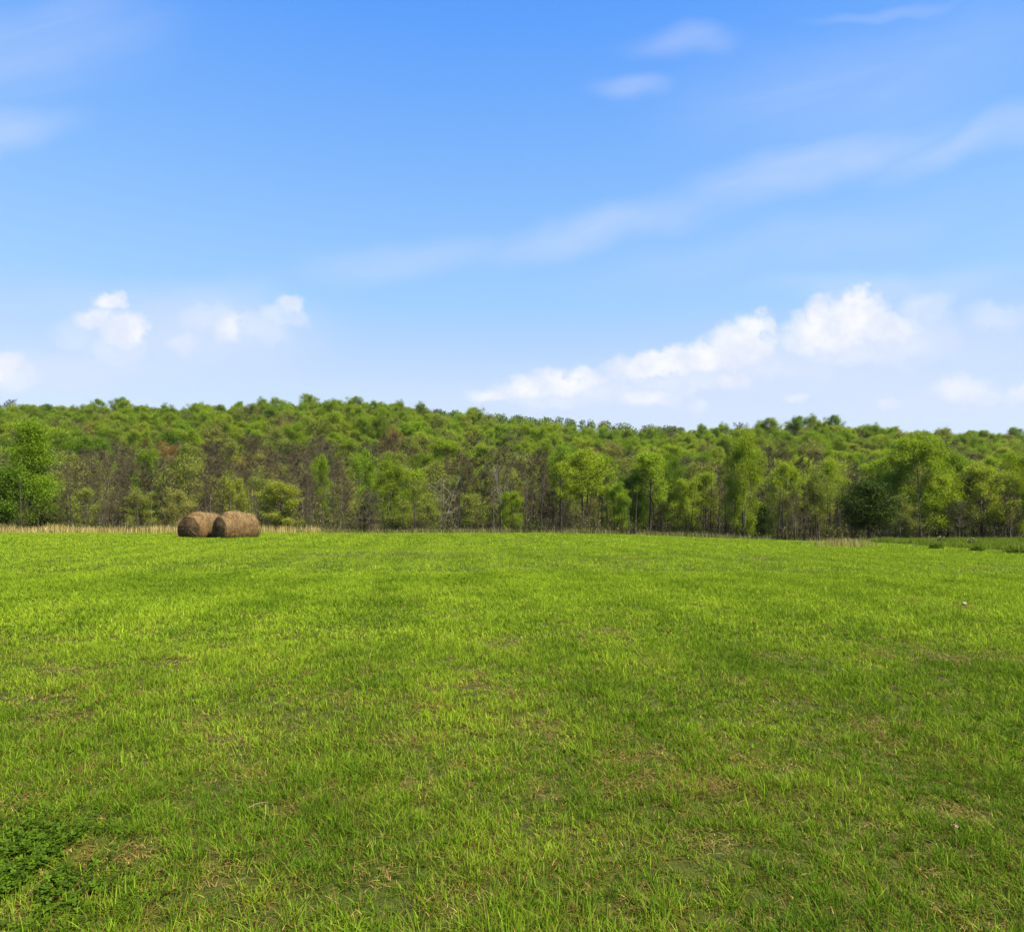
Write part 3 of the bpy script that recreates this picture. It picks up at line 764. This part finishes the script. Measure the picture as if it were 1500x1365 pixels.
# the upper slope and the ridge: far more trees than one can count, one object
def wood_mass(name, label, pts):
    kinds = []                      # (crown object, wood object)
    picks = {}
    for w in WOODS:
        picks.setdefault(w['kind'], [])
        me = [c for c in w['o'].children if c.name.startswith('crown')][0].data
        if len(picks[w['kind']]) < 2 and all(me is not q[0].data for q in picks[w['kind']]):
            ch = {c.name.split('.')[0]: c for c in w['o'].children}
            picks[w['kind']].append((ch['crown'], ch['trunk']))
    order = ['green', 'yellow', 'olive', 'bare', 'airy', 'rust', 'evergreen']
    idx = {}
    for k in order:
        idx[k] = list(range(len(kinds), len(kinds) + len(picks.get(k, [])))); kinds += picks.get(k, [])
    V = np.array([p[:3] for p in pts], np.float32)
    me = bpy.data.meshes.new(name); me.vertices.add(len(V)); me.vertices.foreach_set("co", V.ravel())
    ks = [rnd.choice(idx[p[3]]) if idx.get(p[3]) else 0 for p in pts]
    a = me.attributes.new("pick", 'INT', 'POINT'); a.data.foreach_set("value", np.array(ks, np.int32))
    a = me.attributes.new("size", 'FLOAT_VECTOR', 'POINT'); a.data.foreach_set("vector", np.array([p[4] for p in pts], np.float32).ravel())
    a = me.attributes.new("turn", 'FLOAT_VECTOR', 'POINT'); a.data.foreach_set("vector", np.array([(0, 0, rnd.uniform(0, 6.28)) for p in pts], np.float32).ravel())
    o = link(name, me)
    ng = bpy.data.node_groups.new(name, 'GeometryNodeTree')
    ng.interface.new_socket("Geometry", in_out='INPUT', socket_type='NodeSocketGeometry'); ng.interface.new_socket("Geometry", in_out='OUTPUT', socket_type='NodeSocketGeometry')
    N = ng.nodes; L = ng.links
    gi = N.new('NodeGroupInput'); go = N.new('NodeGroupOutput')
    def attr(nm, t):
        n = N.new('GeometryNodeInputNamedAttribute'); n.data_type = t; n.inputs[0].default_value = nm
        return n.outputs[0]
    res = []
    for part in (0, 1):
        j = N.new('GeometryNodeJoinGeometry')
        for k in reversed(kinds):
            oi = N.new('GeometryNodeObjectInfo'); oi.transform_space = 'ORIGINAL'; oi.inputs["Object"].default_value = k[part]; oi.inputs["As Instance"].default_value = True
            L.new(oi.outputs["Geometry"], j.inputs[0])
        ip = N.new('GeometryNodeInstanceOnPoints'); L.new(gi.outputs[0], ip.inputs["Points"]); L.new(j.outputs[0], ip.inputs["Instance"])
        ip.inputs["Pick Instance"].default_value = True
        L.new(attr("pick", 'INT'), ip.inputs["Instance Index"]); L.new(attr("size", 'FLOAT_VECTOR'), ip.inputs["Scale"])
        e2 = N.new('FunctionNodeEulerToRotation'); L.new(attr("turn", 'FLOAT_VECTOR'), e2.inputs[0]); L.new(e2.outputs[0], ip.inputs["Rotation"])
        res.append(ip.outputs[0])
    jj = N.new('GeometryNodeJoinGeometry')
    for r in res: L.new(r, jj.inputs[0])
    L.new(jj.outputs[0], go.inputs[0])
    md = o.modifiers.new("trees", 'NODES'); md.node_group = ng
    return tag(o, label, "woodland", kind="stuff")
pts = []; cell = {}
def far_spot(x, y, sp):
    k = (int(x // 8), int(y // 8))
    for i in (-1, 0, 1):
        for j in (-1, 0, 1):
            for a, b in cell.get((k[0] + i, k[1] + j), []):
                if (x - a) ** 2 + (y - b) ** 2 < sp * sp: return False
    cell.setdefault(k, []).append((x, y)); return True
for a, b in occ: cell.setdefault((int(a // 8), int(b // 8)), []).append((a, b))
for t in range(16000):
    y = math.sqrt(rnd.uniform(112 ** 2, 335 ** 2)); x = rnd.uniform(-.90, .90) * y
    fill = y < 192
    big = rnd.random() ** 1.5
    if not far_spot(x, y, 3.8 if fill else 4.9 + 4.2 * big): continue
    H = rnd.uniform(5.0, 8.5) if fill else (8.8 + 4.4 * big) * rnd.uniform(.92, 1.08)
    z = terf(x, y); px, py = proj(x, y, z + H * .8)
    k = pick(px, py); sz = H / 12.0; wd = sz * rnd.uniform(.82, 1.22)
    pts.append((x, y, z - .1, k, (wd, wd, sz)))
wood_mass("hillside_woodland", "budding green and brown woodland covering the upper slope up to the skyline", pts)

def baked(name, label, n, sampler, hr, rad, cols, per, size, cat):
    a = Acc(); g = np.random.default_rng(hash(name) % 1000 if False else len(name) * 7)
    x, y = sampler(n)
    for i in range(len(x)):
        H = g.uniform(*hr); z = terf(x[i], y[i]); r = rad * H * g.uniform(.8, 1.25)
        k = int(per); c = np.array(cols[g.integers(len(cols))])
        d = g.normal(size=(k, 3)); d /= np.linalg.norm(d, axis=1)[:, None]; d *= (g.random(k) ** .4)[:, None]
        C = np.stack([x[i] + d[:, 0] * r, y[i] + d[:, 1] * r, z + H * .6 + d[:, 2] * H * .42], 1)
        s = Acc(); leaves(s, g, C, r * .14, 5, size, .3, .5, .1)
        T = np.concatenate(s.T) * c; a.add(np.concatenate(s.V), [np.concatenate(v) for v in s.F.values()], T)
        st = np.array([[x[i], y[i], z - .1], [x[i] + .1, y[i], z + H * .5], [x[i], y[i], z + H * .9]])
        tube(a, st, [.018 * H, .012 * H, .004 * H], 5, np.array([.07, .055, .04]))
    return tag(link(name, a.mesh(name), attr_mat(name + " leaves", .3, .6, .2)), label, cat, kind="stuff")

def far_s(n):
    y = RG.uniform(400, 490, n); px = RG.uniform(-200, 1700, n); return (px - CX) / F * y, y
baked("distant_woodland", "distant green woodland on the farther ridge behind the skyline", 800, far_s, (9, 12), .31,
      [(.12, .185, .012), (.15, .22, .014), (.18, .22, .02), (.14, .155, .03), (.10, .16, .012)], 120, .46, "woodland")

def under_s(n):
    y = RG.uniform(79, 112, n); px = RG.uniform(-150, 1650, n); return (px - CX) / F * y, y
def brush(name, label, n):
    """saplings and brushwood: bundles of thin upright stems with a few small leaves"""
    a = Acc(); g = np.random.default_rng(5)
    x, y = under_s(n); z = ter(x, y)
    H = g.uniform(1.2, 4.6, n) * (.6 + .8 * fbm(x * .1, y * .1, 7, 2))
    k = 34; idx = np.repeat(np.arange(n), k); m = len(idx)
    base = np.stack([x[idx] + g.normal(0, .5, m), y[idx] + g.normal(0, .5, m), z[idx] + g.random(m) ** 1.5 * H[idx] * .55], 1)
    d = np.stack([g.normal(0, .38, m), g.normal(0, .38, m), np.ones(m)], 1)
    tip = base + d * (H[idx] * g.uniform(.25, .55, m))[:, None]
    cc = np.array([(.062, .050, .022), (.048, .037, .016), (.080, .068, .032), (.062, .056, .016)])[g.integers(0, 4, n)][idx] * g.uniform(.7, 1.3, m)[:, None]
    ribbons(a, base, tip, g.uniform(.025, .06, m), g, cc)
    q = g.random(n) < .42; qi = np.where(q)[0]
    for i in qi:
        hh = g.uniform(4.5, 9.5); lx, ly = g.normal(0, .06, 2)
        zz = np.linspace(0, 1, 5); sw = g.normal(0, .05, (5, 2)).cumsum(0)
        tube(a, np.stack([x[i] + (lx * hh + sw[:, 0]) * zz, y[i] + (ly * hh + sw[:, 1]) * zz, z[i] - .1 + hh * zz], 1), np.linspace(1, .25, 5) * g.uniform(.05, .11), 5,
             np.array([(.055, .045, .032), (.08, .066, .048), (.04, .032, .024)][g.integers(3)]))
    lf = g.random(n) < np.where(x > 0, .40, .46)
    li = np.where(lf)[0]; per = 130
    C = np.stack([x[li], y[li], z[li] + H[li] * .5], 1)
    C = np.repeat(C, per, 0) + g.normal(0, 1, (len(li) * per, 3)) * np.repeat(np.stack([.55 + .12 * H[li], .55 + .12 * H[li], H[li] * .24], 1), per, 0)
    s = Acc(); leaves(s, g, C, .1, 1, .095, .3, .4, .1)
    lc = np.array([(.12, .14, .02), (.09, .13, .014), (.13, .13, .03), (.07, .10, .012)])[g.integers(0, 4, len(li))]
    a.add(np.concatenate(s.V), [np.concatenate(v) for v in s.F.values()], np.concatenate(s.T) * np.repeat(lc, per * 4, 0))
    return tag(link(name, a.mesh(name), attr_mat("brushwood", .2, .8, .15)), label, "undergrowth", kind="stuff")
brush("undergrowth", "brown brushwood and olive saplings filling the foot of the wood", 760)

# ------------------------------------------------------------------ small things in the field
def leaf_mound(name, px, py, w, h, cols, n, size, label, cat, group, mat, flowers=0):
    x, y = pix_ground(px, py); root = empty(name, (x, y, terf(x, y)), rnd.uniform(0, 6))
    tag(root, label, cat, group)
    g = np.random.default_rng(int(px)); a = Acc()
    d = g.normal(size=(n, 3)); d /= np.linalg.norm(d, axis=1)[:, None]; d *= (g.random(n) ** .35)[:, None]; d[:, 2] = np.abs(d[:, 2])
    nz = 1 + .5 * (fbm(d[:, 0] * 3 + px, d[:, 1] * 3, 3, 3) - .5)
    C = np.stack([d[:, 0] * w / 2 * nz, d[:, 1] * w / 2 * nz, .04 + d[:, 2] * h * nz], 1)
    leaves(a, g, C, .03, 3, size, .3, .4, .1)
    a.T = [t * np.array(cols) for t in a.T]
    link("foliage", a.mesh("foliage"), mat, root)
    s = Acc()
    for k in range(9):
        an = g.uniform(0, 6.28); r = w * .38 * g.random()
        tube(s, np.array([[0, 0, -.03], [math.cos(an) * r * .5, math.sin(an) * r * .5, h * .5], [math.cos(an) * r, math.sin(an) * r, h * .95]]), [.012, .008, .004], 5, np.array([.07, .06, .03]))
    link("stems", s.mesh("stems"), mat, root)
    if flowers:
        f = Acc(); C = np.stack([g.normal(0, w * .3, flowers), g.normal(0, w * .3, flowers), h * g.uniform(.7, 1.05, flowers)], 1)
        leaves(f, g, C, .02, 4, .022, .15, .8, .05); f.T = [t * np.array((.46, .42, .22)) for t in f.T]
        link("flower_heads", f.mesh("flower_heads"), mat, root)
    return root
m_mound = attr_mat("shrub leaves", .4, .8, .03)
for px, py, w, h, lab in ((1372, 804, .75, .30, "low dark green shrub on the bank nearest the dark round tree"), (1432, 807, .7, .24, "low dark green shrub in the middle of the grassy bank"),
                          (1488, 811, .95, .26, "low dark green shrub at the right picture edge in the bank grass")):
    leaf_mound("low_shrub", px, py, w, h, (.085, .130, .010), 330, .045, lab, "shrub", "dark shrubs on the grassy bank", m_mound)
for px, py, w, lab in ((1379, 797, .5, "pale cream flowering weed clump at the top of the grassy bank"), (1424, 800, .42, "smaller faded cream flowering clump further right on the bank top")):
    leaf_mound("flowering_weed", px, py, w, .5, (.10, .13, .03), 400, .03, lab, "weed", "flowering weeds on the grassy bank", m_mound, 26)

# stone in a bare patch
sx, sy = pix_ground(1412, 889)
g = np.random.default_rng(4)
n1, n2 = 22, 12; V = []
for i in range(n2 + 1):
    ph = -math.pi / 2 + math.pi * i / n2
    for j in range(n1):
        t = 2 * math.pi * j / n1; d = np.array([math.cos(ph) * math.cos(t), math.cos(ph) * math.sin(t), math.sin(ph)])
        r = 1 + .45 * (float(fbm(np.array([d[0] * 1.8 + 3]), np.array([d[1] * 1.8 + d[2] * 2.1]), 8, 3)[0]) - .5)
        V.append(d * r * np.array([.038, .032, .027]) + np.array([0, 0, .022]))
i = np.arange(n2)[:, None] * n1; j = np.arange(n1)[None]; j2 = (j + 1) % n1
fs = np.stack([i + j, i + j2, i + n1 + j2, i + n1 + j], -1).reshape(-1, 4)
m_stone = ground_mat("pale stone", [(.3, (.25, .18, .10)), (.7, (.46, .36, .24))], 30, 6, .4)
st = link("stone", mesh_np("stone", np.array(V), [fs], True), m_stone); st.location = (sx, sy, terf(sx, sy) + .03)
tag(st, "small pale stone in a bare tan patch on the right of the field", "stone")

# bent dry stalks lying on the near grass
def stalk(px, py, pts, r, label):
    x, y = pix_ground(px, py); a = Acc()
    tube(a, np.array(pts), np.linspace(r, r * .5, len(pts)), 6, np.array([.36, .27, .13]))
    o = link("dry_stalk", a.mesh("dry_stalk"), m_straw); o.location = (x, y, terf(x, y))
    return tag(o, label, "dry stalk", "bleached stalks lying on the grass")
stalk(378, 1207, [(-.045, -.01, .07), (-.01, 0, .085), (.03, .01, .09), (.055, .0, .09)], 0.0019, "short bleached stalk lying level on the grass in the left foreground")
stalk(386, 1214, [(.0, .03, .09), (.012, 0, .075), (.018, -.03, .05), (.02, -.05, .03)], 0.0017, "short bleached stalk hanging from the level stalk in the left foreground")

# dandelion clock on its stalk, right foreground
dx, dy = pix_ground(1400, 1258)
root = empty("dandelion", (dx, dy, terf(dx, dy))); tag(root, "brown spent dandelion head on a bare stalk in the right foreground", "dandelion")
a = Acc(); tube(a, np.array([(0, 0, -.01), (.004, 0, .05), (.002, .003, .1), (0, .004, .128)]), [.0019, .0018, .0016, .0015], 6, np.array([.20, .19, .06])); link("stalk", a.mesh("stalk"), m_straw, root)
a = Acc(); gg = np.random.default_rng(2); leaves(a, gg, np.array([[0, .004, .132]] * 30), .0045, 2, .006); a.T = [t * np.array((.38, .25, .14)) for t in a.T]; link("seed_head", a.mesh("seed_head"), m_straw, root)

# ------------------------------------------------------------------ thin haze, added to lift and soften the dark tones of the wood
m_hz, nt_h, out_h = new_mat("haze air")
vol = nt_h.nodes.new("ShaderNodeVolumePrincipled"); vol.inputs["Density"].default_value = .00005; vol.inputs["Color"].default_value = (.95, .97, 1.0, 1); vol.inputs["Anisotropy"].default_value = .1
nt_h.links.new(vol.outputs[0], out_h.inputs["Volume"])
hx = np.array([[x, y, z] for z in (-14., 75.) for y in (-1510., 1110.) for x in (-1510., 1510.)])
tag(link("haze", mesh_np("haze", hx, [np.array([[0, 2, 3, 1], [4, 5, 7, 6], [0, 1, 5, 4], [2, 6, 7, 3], [0, 4, 6, 2], [1, 3, 7, 5]])]), m_hz), "thin pale air softening the far wooded slope", "haze", kind="stuff")

# ------------------------------------------------------------------ light, sky, camera
SUN_AZ, SUN_EL = R(126), R(53)
EXPO = 1.25
GAIN = 2 ** EXPO
sd = Vector((math.sin(SUN_AZ) * math.cos(SUN_EL), math.cos(SUN_AZ) * math.cos(SUN_EL), math.sin(SUN_EL)))
sl = bpy.data.lights.new("sun", 'SUN'); sl.energy = 5.0; sl.angle = R(.53); sl.color = (1.0, .94, .84)
so = bpy.data.objects.new("sun", sl); COL.objects.link(so); so.rotation_euler = (-sd).to_track_quat('-Z', 'Y').to_euler(); so.location = sd * 100

W = bpy.data.worlds.new("World"); SC.world = W; W.use_nodes = True
nt = W.node_tree; nt.nodes.clear(); N = nt.nodes; L = nt.links
out = N.new("ShaderNodeOutputWorld"); bg = N.new("ShaderNodeBackground"); L.new(bg.outputs[0], out.inputs[0])
STR = 0.1; bg.inputs[1].default_value = STR
sky = N.new("ShaderNodeTexSky"); sky.sky_type = 'NISHITA'; sky.sun_disc = False
sky.sun_elevation = SUN_EL; sky.sun_rotation = SUN_AZ; sky.air_density = 1.0; sky.dust_density = .6; sky.ozone_density = 2.5; sky.altitude = 100
def math_(op, a, b=None, c=None, clamp=False):
    n = N.new("ShaderNodeMath"); n.operation = op; n.use_clamp = clamp
    for i, v in enumerate((a, b, c)):
        if v is None: continue
        if isinstance(v, (int, float)): n.inputs[i].default_value = v
        else: L.new(v, n.inputs[i])
    return n.outputs[0]
def vmath(op, a, b=None):
    n = N.new("ShaderNodeVectorMath"); n.operation = op
    for i, v in enumerate((a, b)):
        if v is None: continue
        if isinstance(v, tuple): n.inputs[i].default_value = v
        else: L.new(v, n.inputs[i])
    return n.outputs["Value"] if op == 'LENGTH' else n.outputs[0]
def smooth(v, a, b, lo=0., hi=1.):
    n = N.new("ShaderNodeMapRange"); n.interpolation_type = 'SMOOTHSTEP'; L.new(v, n.inputs[0])
    for i, q in enumerate((a, b, lo, hi)): n.inputs[i + 1].default_value = q
    return n.outputs[0]
def noise(vec, scale, detail=5, rough=.55, dist=0.):
    n = N.new("ShaderNodeTexNoise"); n.inputs["Scale"].default_value = scale; n.inputs["Detail"].default_value = detail
    n.inputs["Roughness"].default_value = rough; n.inputs["Distortion"].default_value = dist
    L.new(vec, n.inputs["Vector"]); return n
def mixc(f, a, b):
    n = N.new("ShaderNodeMix"); n.data_type = 'RGBA'
    if isinstance(f, (int, float)): n.inputs[0].default_value = f
    else: L.new(f, n.inputs[0])
    for i, v in ((6, a), (7, b)):
        if isinstance(v, tuple): n.inputs[i].default_value = (*v, 1)
        else: L.new(v, n.inputs[i])
    return n.outputs[2]
tc = N.new("ShaderNodeTexCoord"); sep = N.new("ShaderNodeSeparateXYZ"); L.new(tc.outputs["Generated"], sep.inputs[0])
# direction of the sky as slopes right and up of north
yy = math_('MAXIMUM', sep.outputs[1], .08)
u = math_('DIVIDE', sep.outputs[0], yy); v = math_('DIVIDE', sep.outputs[2], yy)
cmb = N.new("ShaderNodeCombineXYZ"); L.new(u, cmb.inputs[0]); L.new(v, cmb.inputs[1]); uv = cmb.outputs[0]
north = smooth(sep.outputs[1], .1, .3)
# clear sky: the physical sky, its blue deepened
hs = N.new("ShaderNodeHueSaturation"); L.new(sky.outputs[0], hs.inputs["Color"]); hs.inputs["Saturation"].default_value = 1.1; hs.inputs["Value"].default_value = 1.0
ram = N.new("ShaderNodeValToRGB"); L.new(sep.outputs[2], ram.inputs[0])
stops = [(0.0, (.66, .76, 1.0)), (.12, (.66, .75, .98)), (.18, (.61, .73, .98)), (.245, (.465, .665, .98)), (.29, (.37, .64, 1.02)), (.42, (.25, .53, 1.02)), (.60, (.10, .36, 1.03)), (1.0, (.05, .24, .85))]
e = ram.color_ramp.elements; e[0].position = 0; e[0].color = (*stops[0][1], 1); e[1].position = 1; e[1].color = (*stops[-1][1], 1)
for q, c in stops[1:-1]:
    x = e.new(q); x.color = (*c, 1)
k_ = 1 / (STR * GAIN)
sc_ = N.new("ShaderNodeVectorMath"); sc_.operation = 'SCALE'; L.new(ram.outputs[0], sc_.inputs[0]); sc_.inputs[3].default_value = k_
clear = mixc(.85, hs.outputs[0], sc_.outputs[0])
# cumulus: soft heaps roughened by noise
nd = noise(uv, 16, 6, .6); nd2 = noise(uv, 55, 5, .6)
off = vmath('SUBTRACT', nd.outputs["Color"], (.5, .5, .5)); n_ = N.new("ShaderNodeVectorMath"); n_.operation = 'SCALE'; L.new(off, n_.inputs[0]); n_.inputs[3].default_value = .045
off2 = vmath('SUBTRACT', nd2.outputs["Color"], (.5, .5, .5)); n2_ = N.new("ShaderNodeVectorMath"); n2_.operation = 'SCALE'; L.new(off2, n2_.inputs[0]); n2_.inputs[3].default_value = .014
duv = vmath('ADD', vmath('ADD', uv, n_.outputs[0]), n2_.outputs[0])
rough = math_('ADD', math_('MULTIPLY_ADD', nd.outputs['Fac'], 1.5, -.75), math_('MULTIPLY_ADD', nd2.outputs['Fac'], .5, -.25))
def puff(px, py, rx, ry, op, soft=.75, src=None):
    c = ((px - CX) / F, (HY - py) / F, 0.)
    if src is None: rx *= 1.12; ry *= 1.12
    d = vmath('LENGTH', vmath('MULTIPLY', vmath('SUBTRACT', src or duv, c), (F / rx, F / ry, 0.)))
    if src is None and op > .85: soft = .66
    s = smooth(math_('ADD', d, rough) if src is None else d, 1.05, 1.05 - soft)
    return math_('MULTIPLY', s, op)
def union(lst):
    r = lst[0]
    for q in lst[1:]: r = math_('MAXIMUM', r, q)
    return r
white = union([puff(*p) for p in [
    (1250, 462, 62, 40, 1.0), (1215, 485, 75, 40, .95), (1300, 482, 60, 34, .8), (1175, 505, 45, 24, .75), (1255, 440, 30, 24, 1.0), (1200, 458, 26, 26, .95),
    (1105, 480, 34, 28, .95), (1085, 505, 60, 34, .95), (1030, 525, 60, 26, .95), (960, 535, 75, 24, .95), (990, 522, 26, 18, .9), (905, 545, 26, 14, .6),
    (830, 560, 60, 22, .9), (770, 568, 55, 20, .85), (720, 578, 40, 14, .8), (850, 548, 22, 14, .85), (945, 583, 48, 17, .8), (1070, 560, 36, 14, .6),
    (1410, 568, 50, 22, .65), (1440, 575, 26, 12, .5), (1495, 578, 30, 16, .6), (1300, 588, 18, 12, .4), (1170, 582, 26, 11, .4), (1025, 592, 22, 10, .4), (1150, 530, 95, 30, .34), (1330, 500, 80, 42, .32), (1000, 560, 95, 24, .36), (880, 572, 70, 20, .4), (1230, 520, 90, 26, .36), (800, 585, 70, 14, .4),
    (160, 440, 26, 16, .9), (135, 466, 34, 20, .8), (188, 486, 48, 30, .88), (175, 510, 60, 26, .35), (340, 480, 32, 26, .72), (425, 448, 24, 15, .7), (405, 462, 36, 18, .4), (436, 466, 24, 16, .35), (265, 500, 26, 18, .35),
    (305, 465, 50, 22, .35), (385, 480, 50, 30, .3), (110, 490, 40, 30, .25), (5, 535, 26, 26, .9), (20, 552, 44, 26, .5), (1460, 465, 50, 26, .3), (1350, 455, 50, 30, .38)]])
wuv_ = vmath('ADD', uv, n_.outputs[0])
veil = union([puff(*p) for p in [(300, 490, 240, 85, .55, .95, wuv_), (180, 535, 150, 40, .4, .95, wuv_), (1090, 550, 170, 46, .6, .95, wuv_), (1180, 560, 330, 45, .5, .95, wuv_), (1270, 512, 170, 66, .68, .95, wuv_), (900, 575, 260, 50, .45, .95, wuv_), (1400, 500, 170, 70, .3, .95, wuv_), (100, 545, 160, 40, .5, .95, wuv_), (950, 590, 420, 46, .4, .95, wuv_), (1350, 585, 260, 50, .45, .95, wuv_)]])
# cirrus: streaks drawn out along the wind
mr_ = N.new("ShaderNodeMapping"); mr_.inputs["Rotation"].default_value = (0, 0, R(-17)); L.new(uv, mr_.inputs[0])
mp = N.new("ShaderNodeMapping"); mp.inputs["Scale"].default_value = (1.5, 9, 1); L.new(mr_.outputs[0], mp.inputs[0])
ci = noise(mp.outputs[0], 1.6, 8, .66, .8); cif = smooth(ci.outputs["Fac"], .34, .72)
wq = noise(uv, 3.2, 3, .5); wo = vmath('SUBTRACT', wq.outputs["Color"], (.5, .5, .5)); w_ = N.new("ShaderNodeVectorMath"); w_.operation = 'SCALE'; L.new(wo, w_.inputs[0]); w_.inputs[3].default_value = .16
wuv = vmath('ADD', uv, w_.outputs[0])
def rotpuff(px, py, rx, ry, ang, op):
    m = N.new("ShaderNodeMapping"); m.vector_type = 'TEXTURE'; m.inputs["Location"].default_value = ((px - CX) / F, (HY - py) / F, 0)
    m.inputs["Rotation"].default_value = (0, 0, R(ang)); m.inputs["Scale"].default_value = (rx / F, ry / F, 1); L.new(wuv, m.inputs[0])
    fl = vmath('MULTIPLY', m.outputs[0], (1., 1., 0.))
    return math_('MULTIPLY', smooth(vmath('LENGTH', fl), 1.0, .1), op)
band = union([rotpuff(*p) for p in [(1180, 238, 340, 62, 17, .95), (1450, 200, 260, 50, 15, .7), (870, 335, 300, 50, 18, .85), (600, 392, 240, 48, 8, .85), (1250, 110, 380, 120, 12, .45),
    (1005, 54, 130, 34, 3, .7), (925, 124, 95, 26, 4, .65), (1240, 74, 70, 18, 5, .4), (20, 185, 150, 60, 5, .9), (-5, 200, 60, 70, 0, 1.3), (40, 60, 300, 110, 10, .5), (1300, 420, 260, 36, 5, .8), (1300, 3, 140, 14, 0, .6), (1150, 360, 420, 60, 12, .35), (200, 440, 300, 40, 4, .5)]])
cirrus = math_('MULTIPLY', math_('MULTIPLY', band, math_('ADD', math_('MULTIPLY', cif,   .45), .55)), .46, clamp=True)
shade = smooth(nd.outputs["Fac"], .35, .65)
def ks(c): return tuple(q * k_ for q in c)
ccol = mixc(shade, ks((.80, .85, .98)), ks((1.0, 1.0, 1.01)))
s1 = mixc(math_('MULTIPLY', cirrus, north), clear, ks((.78, .84, 1.0)))
s2 = mixc(math_('MULTIPLY', veil, north), s1, ks((.74, .81, .99)))
s3 = mixc(math_('MULTIPLY', white, north), s2, ccol)
L.new(s3, bg.inputs[0])
W.cycles.sampling_method = 'MANUAL'; W.cycles.sample_map_resolution = 512

cam = bpy.data.cameras.new("camera"); co = bpy.data.objects.new("camera", cam); COL.objects.link(co)
co.location = (0, 0, CAM_H); co.rotation_euler = (R(90), 0, 0)
cam.sensor_width = 36; cam.sensor_fit = 'HORIZONTAL'; cam.lens = F / 1500 * 36; cam.shift_y = (HY - 682.5) / 1500
cam.clip_start = .1; cam.clip_end = 5000
SC.camera = co
SC.view_settings.view_transform = 'Standard'; SC.view_settings.look = 'None'; SC.view_settings.exposure = EXPO; SC.view_settings.gamma = 1
SC.view_settings.use_curve_mapping = False
SC.render.engine = 'CYCLES'
cy = SC.cycles; cy.max_bounces = 8; cy.diffuse_bounces = 5; cy.glossy_bounces = 2; cy.transmission_bounces = 4; cy.transparent_max_bounces = 4
cy.caustics_reflective = False; cy.caustics_refractive = False
